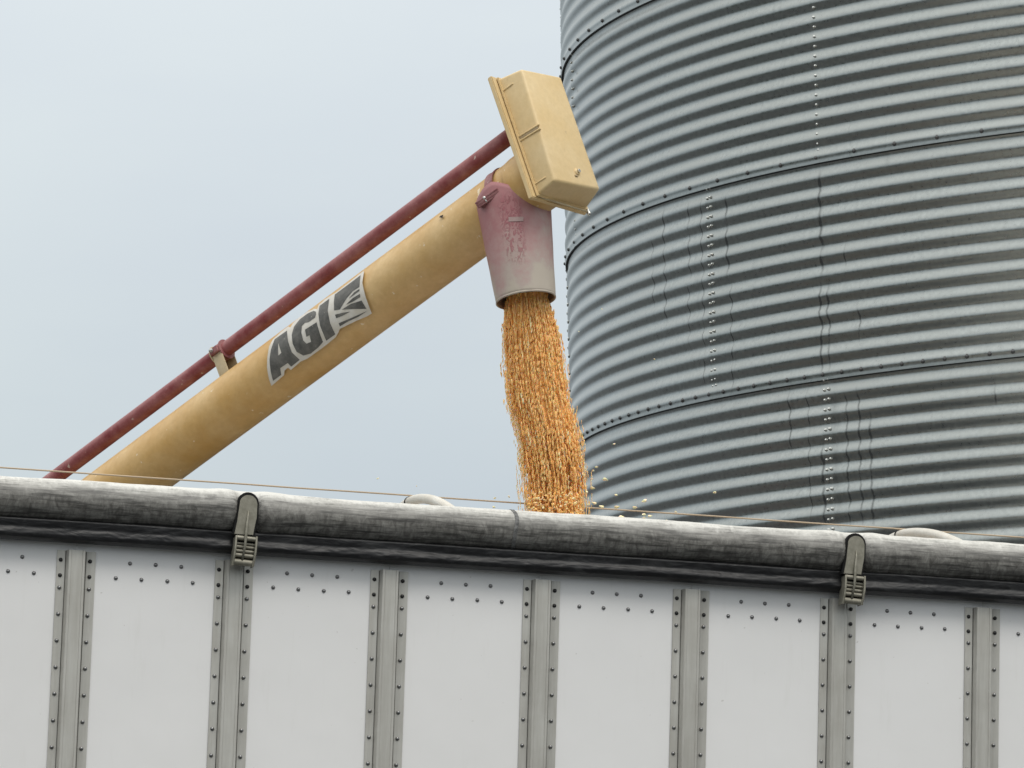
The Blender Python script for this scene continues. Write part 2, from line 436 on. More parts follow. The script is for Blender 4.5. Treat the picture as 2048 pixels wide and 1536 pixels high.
# hat-section posts
prof = [(-.0145, 0), (-.0145, -.003), (.0175, -.003), (.0195, -.005), (.0250, -.027), (.0275, -.030), (.036, -.030), (.038, -.0275), (.079, -.0275), (.081, -.030),
        (.0885, -.030), (.0905, -.027), (.0925, -.005), (.0945, -.003), (.1335, -.003), (.1335, 0)]
PZT = .143
M_hat_shade = paint('grey_hat_shadow', (.07, .068, .06), (.15, .145, .13), .8, 8)
rivets = []                                  # (x, y, z, owner, black)
posts = []
for i in range(I0, I1+1):
    bm = bmesh.new(); rows = []
    for z in (ZB+.02, PZT):
        rows.append([bm.verts.new((i*PS+x, y, z)) for x, y in prof])
    for j in range(len(prof)-1): bm.faces.new((rows[0][j], rows[0][j+1], rows[1][j+1], rows[1][j]))
    bm.faces.new(rows[1])
    po = bm_obj('post', bm, M_alu, trailer, angle=50); posts.append(po)
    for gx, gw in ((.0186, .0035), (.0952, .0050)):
        bm = bmesh.new(); add_box(bm, Matrix.Translation((i*PS+gx, -.0040, (ZB+PZT)/2)), gw, .0040, PZT-ZB-.006); bm_obj('shadow_line', bm, M_hat_shade, po)  # dark strips that paint in the shadow lines beside the raised hat
    for cx in (0, .1125):
        rivets.append((i*PS+cx, -.003, .106, po, True)); rivets.append((i*PS+cx, -.003, .047, po, True))
        for r in range(12): rivets.append((i*PS+cx+random.uniform(-.0006, .0006), -.003, -r*RS, po, False))
    if i < I1:
        for x in (.2145, .313, .413, .511): rivets.append((i*PS+x, .002, .050+random.uniform(-.001, .001), trailer, False))
        for x in (.2665, .365, .464): rivets.append((i*PS+x, .002, .108+random.uniform(-.001, .001), trailer, False))
def rivet_mesh(bm, x, y, z):
    M = Matrix.Translation((x, y, z)) @ Matrix.Rotation(pi/2, 4, 'X')
    R = .0074
    add_lathe(bm, M, [(R*1.12, -.001), (R*1.06, .0012), (R*.93, .0034), (R*.62, .0055), (R*.3, .0064), (.0001, .0067)], 12, close=False)
rv = []
for (x, y, z, po, bl) in rivets:
    q = TM @ V((x, y, z)); X, Y = to_px(q)
    rv.append((0 if (-4 < X < 2052 and Y < 1540) else 1, (q-CAM).length, (x, y, z), po, bl))
rv.sort(key=lambda t: (t[0], t[1]))
for (f, d, p, po, bl) in rv[:100]:
    bm = bmesh.new(); rivet_mesh(bm, *p); bm_obj('rivet', bm, M_rivet_black if bl else M_rivet, po, smooth=True)
bm = bmesh.new(); mi = []
for (f, d, p, po, bl) in rv[100:]:
    n0 = len(bm.faces); rivet_mesh(bm, *p); bm.faces.ensure_lookup_table()
    for k in range(n0, len(bm.faces)): bm.faces[k].material_index = 1 if bl else 0
o = bm_obj('rivet', bm, M_rivet, trailer, smooth=True); o.data.materials.append(M_rivet_black); o['kind'] = 'stuff'

# tarp roll, flap, latches
latch_x = [loc_on(494, 1040, -.09).x, loc_on(1709, 1120, -.09).x]
d_l = latch_x[1]-latch_x[0]
latch_x = [latch_x[0]-d_l] + latch_x + [latch_x[1]+d_l]
RC_Y, RC_Z, RR = -.030, .327, .080
def roll_surface(x, th):
    r = RR + .0035*noise.noise(V((x*2.1, 0, 5))) + .0028*noise.noise(V((x*5, sin(th)*1.4, cos(th)*1.4))) + .0012*noise.noise(V((x*22, sin(th)*5, cos(th)*5)))
    dz = .004*noise.noise(V((x*1.1, 3, 9)))
    for lx in latch_x:
        d = abs(x-lx)
        r += .006*math.exp(-((d-.10)/.06)**2)          # bulges beside the latch
        f = math.exp(-(d/.045)**4)
        fr = max(0, -sin(th-.0))                        # towards the camera side (y < 0)
        r -= .026*f*min(1, fr*1.6)
    return V((x, RC_Y + r*cos(th)*1.0, RC_Z + dz + r*sin(th)))
def roll_pt(x, th):
    # th = angle about x axis: y = cos, z = sin
    r = RR + .0035*noise.noise(V((x*2.1, 0, 5))) + .0028*noise.noise(V((x*5, sin(th)*1.4, cos(th)*1.4))) + .0012*noise.noise(V((x*22, sin(th)*5, cos(th)*5)))
    dz = .004*noise.noise(V((x*1.1, 3, 9)))
    for lx in latch_x:
        d = abs(x-lx); r += .005*math.exp(-((d-.09)/.05)**2)
        f = math.exp(-(d/.043)**4); fr = max(0, -cos(th))
        r -= .024*f*min(1, fr*1.5)
    return V((x, RC_Y + r*cos(th), RC_Z + dz + r*sin(th)))
nx = int((X1-X0)/.012); nt = 44
vs = [roll_pt(X0+(X1-X0)*i/nx, 2*pi*j/nt) for i in range(nx+1) for j in range(nt)]
fs = [(i*nt+j, i*nt+(j+1) % nt, (i+1)*nt+(j+1) % nt, (i+1)*nt+j) for i in range(nx) for j in range(nt)]
fs += [tuple(range(nt))[::-1], tuple(nx*nt+j for j in range(nt))]
tarp = mesh_obj('tarp_roll', vs, fs, M_tarp, trailer, True)
# stitched joint around the roll
jx = loc_on(1031, 1070, -.1).x
vs, fs = [], []
for i, dx in enumerate((-.0085, -.007, -.002, .002, .007, .0085)):
    for j in range(nt+1):
        th = 2*pi*j/nt; p = roll_pt(jx+dx+.004*sin(th*3), th); c = V((p.x, RC_Y, RC_Z)); d = (p-c).normalized()
        vs.append(p+d*((-.002, .0022, .0032, .0012, .0026, -.002)[i]))
for i in range(5):
    for j in range(nt): fs.append((i*(nt+1)+j, i*(nt+1)+j+1, (i+1)*(nt+1)+j+1, (i+1)*(nt+1)+j))
M_join = paint('tarp_joint_strip', (.20, .20, .195), (.06, .06, .058), .6, 70, (.35, .65))
mesh_obj('joint_strip', vs, fs, M_join, tarp, True)
# black flap: soft half-round skirt below the roll
def flap_pt(x, t):
    # t 0 (top, tucked under roll) .. 1 (bottom, tucked against wall)
    prof = [(-.02, .262), (-.052, .258), (-.074, .245), (-.071, .228), (-.068, .215), (-.074, .203), (-.077, .190), (-.070, .177), (-.052, .168), (-.025, .166), (-.004, .170)]
    f = t*(len(prof)-1); i = min(int(f), len(prof)-2); u = f-i
    y = prof[i][0]*(1-u)+prof[i+1][0]*u; z = prof[i][1]*(1-u)+prof[i+1][1]*u
    k = sin(pi*t)
    e = noise.noise(V((x*3.5+z*6, t*2.5, 1)))*.008 + noise.noise(V((x*16-z*60, t*5, 2)))*.0018 + noise.noise(V((x*40+z*90, t*9, 3)))*.001
    for lx in latch_x: e *= 1
    return V((x, y+e*k, z+.004*noise.noise(V((x*1.3, 7, t*.5)))))
nf = int((X1-X0)/.008); nt2 = 34
vs = [flap_pt(X0+(X1-X0)*i/nf, j/nt2) for i in range(nf+1) for j in range(nt2+1)]
fs = [(i*(nt2+1)+j, (i+1)*(nt2+1)+j, (i+1)*(nt2+1)+j+1, i*(nt2+1)+j+1) for i in range(nf) for j in range(nt2)]
mesh_obj('tarp_flap', vs, fs, M_black, trailer, True)
# latches
def tongue_outline(wd, grow):
    # x, z outline from the bottom left, over the round top, to the bottom right (leans a little)
    pts = []
    w2 = wd/2+grow; top = .386+grow*1.6; zc = top-w2
    pts.append((-w2-.016, .232)); pts.append((-w2-.007, .285))
    for k in range(13):
        a = pi-pi*k/12; pts.append((w2*cos(a), zc+w2*sin(a)))
    pts.append((w2-.001, .30)); pts.append((w2-.012, .232))
    return pts
def plate(bm, pts, yfun, th):
    fr = [bm.verts.new((x, yfun(z), z)) for x, z in pts]; bk = [bm.verts.new((x, yfun(z)+th, z)) for x, z in pts]
    bm.faces.new(fr); bm.faces.new(bk[::-1])
    n = len(pts)
    for i in range(n): bm.faces.new((fr[i], bk[i], bk[(i+1) % n], fr[(i+1) % n]))
for lx in latch_x[0:4]:
    L = empty('latch', Matrix.Identity(4)); L.parent = trailer; L.location = (lx, 0, 0)
    yf = lambda z: RC_Y-.079 + .10*max(0, z-.345) + .0
    bm = bmesh.new(); plate(bm, tongue_outline(.068, .0075), lambda z: yf(z)+.006, .02); bm_obj('gap_shade', bm, M_rubber_gap, L)  # black plate that paints the shade of the gap round the tongue
    bm = bmesh.new(); plate(bm, tongue_outline(.068, 0), lambda z: yf(z)-.002, .006)
    bmesh.ops.bevel(bm, geom=[e for e in bm.edges if abs(e.verts[0].co.y-e.verts[1].co.y) < .001 and e.verts[0].co.y < yf(.3)], offset=.0015, segments=2, affect='EDGES')
    bm_obj('tongue', bm, M_latch, L, angle=40)
    bm = bmesh.new()
    # tapering rib down the middle of the tongue and over the buckle
    path = [V((.000, yf(.33)-.004, .325)), V((-.002, yf(.3)-.008, .30)), V((-.005, -.118, .265)), V((-.008, -.124, .235)), V((-.009, -.122, .19)), V((-.016, -.112, .135))]
    tube_path(bm, path, [.002, .004, .0058, .0055, .005, .004], 10)
    bm_obj('rib', bm, M_latch, L, smooth=True)
    # buckle: two cheeks and curled cross bars
    bm = bmesh.new()
    for sx, lean in ((-.043, -.012), (.036, -.004)):
        pts = []
        zs = [.226, .224, .20, .17, .14, .112]
        xs = [0, 0, -.002, -.004, -.007, -.011]
        for (z, dx) in zip(zs, xs):
            pts.append(V((sx+dx, -.112-.012*sin((z-.11)/.12*pi), z)))
        tube_path(bm, pts, [.0045]*6, 8)
        M = Matrix.Translation((sx-.004, -.085, .168)) @ Matrix.Shear('XZ', 4, (0, 0)) @ Matrix.Rotation(.06, 4, 'Y')
        add_box(bm, M, .004, .06, .112, .001)
    bm_obj('cheek', bm, M_latch, L, angle=50)
    bm = bmesh.new(); add_box(bm, Matrix.Translation((-.008, -.083, .170)) @ Matrix.Rotation(.09, 4, 'Y'), .072, .02, .095, .004); bm_obj('buckle_gap_fill', bm, M_rubber_gap, L)  # black filler that darkens the gaps between the bars
    for (z, r, yy) in ((.219, .0095, -.108), (.199, .0055, -.100), (.186, .0065, -.100), (.170, .0065, -.101), (.153, .0085, -.104), (.127, .0125, -.102)):
        bm = bmesh.new(); o_ = -(.22-z)*.09
        tube_path(bm, [V((-.040+o_, yy, z+.001)), V((.034+o_, yy, z-.003))], r, 12); bm_obj('cross_bar', bm, M_latch, L, angle=50)
# bows and ridge cable
YB = 1.2
cA = loc_on(0, 935, YB); cB = loc_on(2048, 1075, YB)
def cable_pt(x):
    t = (x-cA.x)/(cB.x-cA.x); return V((x, YB, cA.z+(cB.z-cA.z)*t-.0*sin(t*pi)))
bow_x = [loc_on(822, 992, YB).x, loc_on(1803, 1057, YB).x]
db = bow_x[1]-bow_x[0]
for bx in (bow_x[0]-db, bow_x[0], bow_x[1], bow_x[1]+db):
    zc = cable_pt(bx).z-.0235; pts = []
    for k in range(41):
        t = k/40; y = .06+(W_-.12)*t; pts.append(V((bx, y, .31+(zc-.31)*(1-abs(2*t-1)**1.75))))
    bm = bmesh.new(); tube_path(bm, pts, .0205, 14); bo = bm_obj('tarp_bow', bm, M_bow, trailer, smooth=True)
    bm = bmesh.new(); k = 20; tube_path(bm, [pts[k]+V((0, -.006, 0)), pts[k]+V((0, .006, 0))], .0228, 14); bm_obj('cable_clip', bm, M_rubber_gap, bo, smooth=True)
bm = bmesh.new(); n = 60
tube_path(bm, [cable_pt(X0+.05+(X1-X0-.1)*i/n)+V((0, 0, .0015*noise.noise(V((i*.7, 0, 0))))) for i in range(n+1)], .0034, 8)
bm_obj('ridge_cable', bm, M_cable, trailer, smooth=True)
for x in (X0+.05, X1-.05):                   # end caps that carry the cable
    bm = bmesh.new(); zc = cable_pt(x).z
    pts = [V((x, .06+(W_-.12)*k/30, .31+(zc-.3)*(1-abs(2*k/30-1)**1.75))) for k in range(31)]
    lo = [bm.verts.new(p) for p in pts]; bt = [bm.verts.new((p.x, p.y, .26)) for p in pts]
    for i in range(30): bm.faces.new((lo[i], lo[i+1], bt[i+1], bt[i]))
    bm_obj('end_cap', bm, M_tarp, trailer)

# ------------------------------------------------------------------ auger
A = P(350, 895, 19.0); B = P(935, 462.4, 18.03)
u = (B-A).normalized()
nrm = (V((0, 0, 1))-u*u.z).normalized(); bin_ = u.cross(nrm).normalized()
if bin_.dot(FW) > 0: bin_ = -bin_            # towards the camera
TR = 63.0*18.03/F
base = A - u*((A.z-.35)/u.z)
auger = empty('grain_auger', Matrix.Translation((base.x, base.y, 0))); AO = V((base.x, base.y, 0))
tag(auger, 'tan tube auger with a red drive pipe and boxed head, pouring corn into the trailer', 'auger')
def rel(p): return p-AO
END = P(1090, 348, 17.775)
L_ = (END-base).dot(u)
def au(s, r, psi):                           # point on the tube: s metres back from the head, angle psi (0 = top, + = camera side)
    return END - u*s + (nrm*cos(psi)+bin_*sin(psi))*r
bm = bmesh.new(); rings = []
ns = 60; nq = 64
MT = axis_frame(rel(base), u)
add_lathe(bm, MT, [(TR*.3, 0), (TR, 0), (TR, L_*.25), (TR, L_*.5), (TR, L_*.75), (TR, L_)], 72)
tubeo = bm_obj('auger_tube', bm, M_tube, auger, angle=40)
# little notch near the top of the tube
hp = P(886, 434, 1); 
PD = .245
p0 = base+nrm*PD+u*.4; p1 = END+nrm*PD-u*.01
bm = bmesh.new(); tube_path(bm, [rel(p0+(p1-p0)*k/24) for k in range(25)], .0345, 28)
bm_obj('drive_pipe', bm, M_red, auger, smooth=True)
# intake hopper and wheels-less foot at the ground behind the trailer
bm = bmesh.new(); add_lathe(bm, Matrix.Identity(4), [(.55, 0), (.6, .35), (.5, .42), (.2, .45)], 24); bm_obj('intake', bm, M_red, auger, angle=40)

def ray_tube(px, py, r):
    d = ray(px, py).normalized(); w0 = CAM-A
    dp = d-u*d.dot(u); wp = w0-u*w0.dot(u)
    a_ = dp.dot(dp); b_ = 2*dp.dot(wp); c_ = wp.dot(wp)-r*r; D = b_*b_-4*a_*c_
    t = (-b_-math.sqrt(max(D, 0)))/(2*a_); p = CAM+d*t
    s = (END-p).dot(u); q = p-(END-u*s); return s, math.atan2(q.dot(bin_), q.dot(nrm))
def decal(name, pts, lift, mat, parent, origin=(500, 520), sc_=5.487):
    loop = []
    n = len(pts)
    for i in range(n):                       # densify, then wrap on the tube
        a, b = pts[i], pts[(i+1) % n]; m = max(1, int(math.dist(a, b)/25))
        for k in range(m):
            x = a[0]+(b[0]-a[0])*k/m; y = a[1]+(b[1]-a[1])*k/m
            s, psi = ray_tube(origin[0]+x/sc_, origin[1]+y/sc_, TR)
            loop.append(V((s, psi*TR)))
    xs = [p.x for p in loop]; ys = [p.y for p in loop]
    vin = list(loop); gx = min(xs)
    area = 0
    for i in range(len(loop)): area += loop[i].x*loop[(i+1) % len(loop)].y-loop[(i+1) % len(loop)].x*loop[i].y
    if area < 0: vin = vin[::-1]
    N = len(vin)
    st = .012
    gy = min(ys)
    while gy < max(ys):
        gx = min(xs)
        while gx < max(xs):
            vin.append(V((gx, gy))); gx += .03
        gy += st
    res = delaunay_2d_cdt(vin, [], [list(range(N))], 1, 1e-6)
    vv, ff = res[0], res[2]
    vs = [rel(au(p.x, TR+lift, p.y/TR)) for p in vv]
    o = mesh_obj(name, vs, ff, mat, parent, True)
    bmm = bmesh.new(); bmm.from_mesh(o.data); bmesh.ops.delete(bmm, geom=[v for v in bmm.verts if not v.link_faces], context='VERTS')
    bmesh.ops.recalc_face_normals(bmm, faces=bmm.faces)
    c = sum((f.normal.dot(f.calc_center_median()-rel(A)-u*(f.calc_center_median()-rel(A)).dot(u)) for f in bmm.faces))
    if c < 0: bmesh.ops.reverse_faces(bmm, faces=bmm.faces)
    bmm.to_mesh(o.data); bmm.free(); return o
dw = decal('decal', [(245, 1365), (222, 1290), (206, 1180), (210, 1080), (225, 960), (262, 880), (340, 805), (425, 735), (455, 752), (480, 700), (555, 620), (640, 575), (715, 545), (752, 548),
    (766, 500), (830, 440), (900, 395), (945, 372), (1060, 285), (1255, 125), (1262, 150), (1252, 260), (1290, 410), (1345, 568), (1290, 602), (1180, 650), (1000, 742), (985, 775), (950, 830),
    (850, 912), (800, 950), (640, 1065), (565, 1100), (460, 1190), (428, 1168), (392, 1200), (385, 1245)], .0010, M_decalw, auger)
dark = {
 'letter A': [(420, 785), (285, 880), (250, 990), (236, 1100), (245, 1210), (265, 1310), (355, 1245), (350, 1175), (430, 1120), (465, 1155), (560, 1080), (480, 1010), (440, 900)],
 'letter G': [(740, 580), (715, 568), (640, 600), (560, 660), (500, 740), (478, 830), (490, 920), (530, 1000), (600, 1035), (680, 1010), (760, 945), (815, 885), (785, 800), (752, 688), (625, 770), (640, 842),
    (675, 825), (688, 890), (640, 912), (605, 880), (585, 800), (590, 735), (620, 700), (665, 690), (735, 640), (745, 605)],
 'letter I': [(885, 435), (778, 515), (770, 600), (790, 720), (850, 870), (950, 800), (900, 690), (875, 560)],
 'e0': [(1228, 178), (945, 390), (940, 470), (945, 557), (1008, 545), (1080, 430), (1150, 350), (1222, 303)],
 'e1': [(1222, 322), (1165, 360), (1105, 428), (1160, 392), (1222, 345)],
 'e2': [(1228, 373), (1150, 420), (1075, 492), (1150, 458), (1232, 407)],
 'e3': [(1245, 440), (1130, 480), (1028, 545), (1150, 532), (1292, 522)],
 'e4': [(955, 600), (1030, 578), (1118, 560), (1040, 604), (966, 636)],
 'e5': [(990, 685), (1100, 636), (1296, 545), (1200, 610), (1090, 662), (1002, 716)]}
for k, pts in dark.items():
    decal('letter' if k.startswith('letter') else 'emblem', pts, .0019, M_decald, dw)
decal('letter_counter', [(332, 922), (368, 1020), (335, 1048)], .0027, M_decalw, dw)
# small dent near the head: its dark hollow is painted on flat
decal('dent_decal', [(415, 580), (445, 545), (505, 525), (490, 592)], .0012, M_dent_dark, auger, (840, 380), 10.24)

# head cover
s_ = 17.85/F
Wv = (RT*85-UP*18+FW*98.9)*s_; Lv = (RT*-66+UP*221+FW*95.6)*s_; Tv = (RT*45+UP*27-FW*32)*s_
Tn = Wv.cross(Lv).normalized(); Tn = -Tn if Tn.dot(FW) > 0 else Tn
CB = P(1073, 290, 17.85); CF = CB+Tn*.128
bk = [hit_plane(x, y, CB, Tn) for x, y in ((995, 158), (1074, 391), (1172, 420))]
front = [hit_plane(x, y, CF, Tn) for x, y in ((1043, 137), (1110, 361), (1201, 379), (1122, 153))]
_sn = (front[1]-front[0]).cross(bk[0]-front[0]).normalized(); bk[1] = hit_plane(1074, 391, front[0], _sn)
_sn = (front[2]-front[1]).cross(bk[1]-front[1]).normalized(); bk[2] = hit_plane(1172, 420, front[1], _sn)
back = [bk[0], bk[1], bk[2], bk[0]+bk[2]-bk[1]]                           # TL BL BR TR
def hexa(bm, b4, f4):
    vb = [bm.verts.new(rel(p)) for p in b4]; vf = [bm.verts.new(rel(p)) for p in f4]
    bm.faces.new(vb[::-1]); bm.faces.new(vf)
    for i in range(4): bm.faces.new((vb[i], vb[(i+1) % 4], vf[(i+1) % 4], vf[i]))
bm = bmesh.new(); hexa(bm, back, front)
bmesh.ops.bevel(bm, geom=list(bm.edges), offset=.013, segments=4, affect='EDGES', profile=.5)
cover = bm_obj('head_cover', bm, M_box, auger, angle=45)
Wn = Wv.normalized(); Ln = (Lv-Wn*Lv.dot(Wn)).normalized()
Ln = Ln if Ln.dot(UP) > 0 else -Ln; Wn = Ln.cross(Tn).normalized(); Wn = Wn if Wn.dot(RT) > 0 else -Wn
bm = bmesh.new()
g1 = [p+d for p, d in zip(back, (-Wn*.036+Ln*.010, -Wn*.030-Ln*.012, Wn*.012-Ln*.012, Wn*.012+Ln*.010))]
hexa(bm, [p-Tn*.026 for p in g1], [p-Tn*.001 for p in g1])
bmesh.ops.bevel(bm, geom=list(bm.edges), offset=.004, segments=2, affect='EDGES')
bm_obj('back_plate', bm, M_box, cover, angle=45)
bm = bmesh.new()                              # lip between plate and cover
g2 = [p+d for p, d in zip(back, (-Wn*.008+Ln*.004, -Wn*.008-Ln*.006, Wn*.006-Ln*.006, Wn*.006+Ln*.004))]
hexa(bm, [p+Tn*.0005 for p in g2], [p+Tn*.010 for p in g2]); bmesh.ops.bevel(bm, geom=list(bm.edges), offset=.003, segments=2, affect='EDGES')
bm_obj('lip', bm, M_box, cover, angle=45)
# ribs and the grooved waist on the left side face
sideN = ((back[1]+front[1]-back[0]-front[0]).cross(front[0]+front[1]-back[0]-back[1])).normalized(); sideN = -sideN if sideN.dot(RT) > 0 else sideN
def side_pt(px, py, lift=0):
    best = None
    for i in range(81):
        for j in range(81):
            a, b = i/80, j/80
            q = (back[0]*(1-a)+back[1]*a)*(1-b)+(front[0]*(1-a)+front[1]*a)*b; X, Y = to_px(q); e_ = (X-px)**2+(Y-py)**2
            if best is None or e_ < best[0]: best = (e_, q)
    return best[1]+sideN*lift
M_shade_and_patch = paint('cream_slot_shade_and_patch', (.33, .25, .14), (.4, .3, .18), .7, 30)
for (a, b, w_, h_) in (((1002, 184), (1027, 168), .007, .004), ((1066, 371), (1092, 354), .007, .004)):
    q0, q1 = side_pt(*a), side_pt(*b); bm = bmesh.new(); d = (q1-q0)
    Mx = frame(rel((q0+q1)/2), d.normalized(), sideN, d.normalized().cross(sideN)); add_box(bm, Mx, d.length, h_*2, w_, .003, 3)
    bm_obj('side_rib', bm, M_box, cover, angle=45)
# moulded waist: a slot with its shade painted on, and a raised lip below
q0, q1 = side_pt(1038, 280), side_pt(1076, 254); d = (q1-q0).normalized(); e = d.cross(sideN)
bm = bmesh.new(); Mx = frame(rel((q0+q1)/2), d, sideN, e); add_box(bm, Mx, (q1-q0).length, .005, .013, .001)
bm_obj('waist_slot_shade', bm, M_shade_and_patch, cover, angle=45)
for off in (-.010, .010):
    bm = bmesh.new(); ee = e if e.dot(UP) > 0 else -e
    Mx = frame(rel((q0+q1)/2+ee*off+d*.004), d, sideN, e); add_box(bm, Mx, (q1-q0).length+.012, .010, .008, .003, 3); bm_obj('waist_lip', bm, M_box, cover, angle=45)
# inspection latch on the front face
q = hit_plane(1154, 344, CF, Tn)
bm = bmesh.new(); add_lathe(bm, axis_frame(rel(q-Tn*.004), Tn), [(.016, 0), (.016, .006), (.012, .010), (.0001, .011)], 16, close=False); bm_obj('boss', bm, M_box, cover, angle=45)
bm = bmesh.new(); add_lathe(bm, axis_frame(rel(q+Tn*.006), Tn), [(.0085, 0), (.0085, .009), (.006, .010), (.004, .0098), (.004, .004), (.0001, .004)], 6, close=False); bm_obj('bolt', bm, M_zinc, cover, angle=30)
q = hit_plane(1152, 352, CF, Tn)
bm = bmesh.new(); add_box(bm, frame(rel(q+Tn*.001), Wn, Ln, Tn), .018, .009, .008, .002); bm_obj('dark_patch', bm, M_shade_and_patch, cover, angle=45)  # small darker patch just below the boss
# retaining rod under the cover with its hooked end
q0 = hit_plane(1075, 395, CB+Tn*.004, Tn); q1 = hit_plane(1171, 425, CB+Tn*.004, Tn)
bm = bmesh.new(); tube_path(bm, [rel(q0-Ln*.006+Tn*.014), rel(q1-Ln*.004+Tn*.014)], .0042, 10); bm_obj('retaining_rod', bm, M_beige, cover, smooth=True)
bm = bmesh.new(); add_lathe(bm, axis_frame(rel(q1-Ln*.012+Tn*.014), -Ln), [(.007, -.018), (.007, -.006), (.010, -.005), (.010, .004), (.005, .009), (.0001, .010)], 8, close=False); bm_obj('rod_nut', bm, M_zinc, cover, angle=30)
# yellow housing between tube end and cover
bm = bmesh.new(); add_lathe(bm, axis_frame(rel(END-u*.12), u), [(TR+.0015, 0), (TR+.004, .02), (TR+.006, .105), (.02, .108)], 48); bm_obj('tube_collar', bm, M_tube, auger, angle=40)

# spout
S0 = P(1024.5, 385, 17.87); S1 = P(1052, 602, 17.735)
dn = (S1-S0).normalized(); SL = (S1-S0).length
e1 = (RT-dn*RT.dot(dn)).normalized(); e2 = dn.cross(e1); e2 = -e2 if e2.dot(FW) > 0 else e2
RT0, RT1 = 77*17.87/F, 60*17.76/F
tt = [(-1, .06), (-.8, .0), (-.55, -.03), (-.2, .02), (.2, .085), (.6, .135), (1, .17)]
def ttop(c):
    for (a, ta), (b, tb) in zip(tt[:-1], tt[1:]):
        if c <= b+1e-9: k = (c-a)/(b-a); return ta+(tb-ta)*k
    return tt[-1][1]
nq, nv = 72, 24; vs, fs = [], []
for i in range(nv+1):
    for j in range(nq):
        ph = 2*pi*j/nq; t0 = ttop(cos(ph)); t = t0+(1-t0)*i/nv
        r = RT0+(RT1-RT0)*(max(t, 0)**.92); r += .0012*noise.noise(V((cos(ph)*3, sin(ph)*3, t*5)))
        if t < .12: r -= (.12-t)*.05
        vs.append(rel(S0+dn*(SL*t)+(e1*cos(ph)+e2*sin(ph))*r))
for i in range(nv):
    for j in range(nq): fs.append((i*nq+j, i*nq+(j+1) % nq, (i+1)*nq+(j+1) % nq, (i+1)*nq+j))
_t = NT('worn_pink_spout_paint')
_v = _t.coord('Object', (1, 1, 1)); _sep = _t.new('ShaderNodeSeparateXYZ'); _t.link(_v, _sep.inputs[0])
zt = (rel(S0)).z; zb = (rel(S1)).z
_h = _t.math('DIVIDE', _t.math('SUBTRACT', zt, _sep.outputs[2]), zt-zb)     # 0 top .. 1 mouth
_hx = _t.math('MULTIPLY', _t.math('SUBTRACT', _sep.outputs[0], rel(S0).x), 1.2)
_n1 = _t.noise(_v, 7, 6, .65); _n2 = _t.noise(_v, 34, 5, .7)
_g = _t.math('ADD', _t.math('ADD', _h, _hx), _t.math('MULTIPLY', _t.math('SUBTRACT', _n1, .5), 1.7))
_c = _t.ramp(_g, [(.15, (.36, .155, .16)), (.5, (.40, .235, .225)), (.85, (.41, .335, .295)), (1, (.44, .385, .32))])
# blistered old-paint patch running down the camera side
_px = _t.math('ADD', rel(S0).x-.02, _t.math('MULTIPLY', _h, .05))
_d = _t.math('ABSOLUTE', _t.math('SUBTRACT', _sep.outputs[0], _px))
_m = _t.math('MULTIPLY', _t.math('SUBTRACT', 1, _t.math('DIVIDE', _d, .055), clamp=True), _t.math('MULTIPLY', _t.math('SUBTRACT', .72, _h), 6, clamp=True))
_m = _t.math('MULTIPLY', _m, _t.math('MULTIPLY', _t.math('SUBTRACT', _h, .04), 8, clamp=True))
_b = _t.noise(_t.coord('Object', (1.6, 1.6, .7)), 34, 3, .6, 2.2)
_bl = _t.math('MULTIPLY', _t.ramp(_b, [(.50, 0), (.56, 1)]), _t.math('MULTIPLY', _m, 2.2, clamp=True))
_c = _t.mix(_t.math('MULTIPLY', _bl, .65), _c, (.30, .085, .10))
_c = _t.mix(_t.ramp(_n2, [(.66, 0), (.74, .5)]), _c, (.26, .20, .17))
_n = _t.new('ShaderNodeMath'); _n.operation = 'ADD'; _t.link(_bl, _n.inputs[0]); _t.link(_t.math('MULTIPLY', _n2, .12), _n.inputs[1])
_t.bump(_n.outputs[0], .5, .005)
M_spout = _t.out(_c, .5, 0)
spout = mesh_obj('spout', vs, fs, M_spout, auger, True)
md = spout.modifiers.new('wall', 'SOLIDIFY'); md.thickness = .004; md.offset = -1
bmm = bmesh.new(); bmm.from_mesh(spout.data); bmesh.ops.recalc_face_normals(bmm, faces=bmm.faces)
f = bmm.faces[:][0]
cc = f.calc_center_median()-rel(S0); cc -= dn*cc.dot(dn)
if f.normal.dot(cc) < 0: bmesh.ops.reverse_faces(bmm, faces=bmm.faces)
bmm.to_mesh(spout.data); bmm.free()
for p in spout.data.polygons: p.use_smooth = True
bm = bmesh.new(); add_lathe(bm, axis_frame(rel(S1-dn*.004), dn), [(RT1+.0006, -.005), (RT1+.0016, -.002), (RT1+.0016, .003), (RT1-.004, .003)], 72, close=False); bm_obj('mouth_rim', bm, M_spout, spout, smooth=True)
# small pale label bar on the spout
def on_spout(px, py, lift=.002):
    d = ray(px, py).normalized()
    best = None
    for k in range(4000):
        p = CAM+d*(17.4+k*.0003); q = p-S0; t = q.dot(dn)/SL; rr = (q-dn*q.dot(dn)).length
        if rr < RT0+(RT1-RT0)*(max(t, 0)**.92)+lift: return p
    return p
vs = [rel(on_spout(1017+30*i/8, 434+9*j/3-.1*i)) for j in range(4) for i in range(9)]
fs = [(j*9+i, j*9+i+1, j*9+10+i, j*9+9+i) for j in range(3) for i in range(8)]
mesh_obj('label_bar', vs, fs, paint('pale_label', (.37, .25, .235), (.42, .31, .29), .5, 40), spout, True)
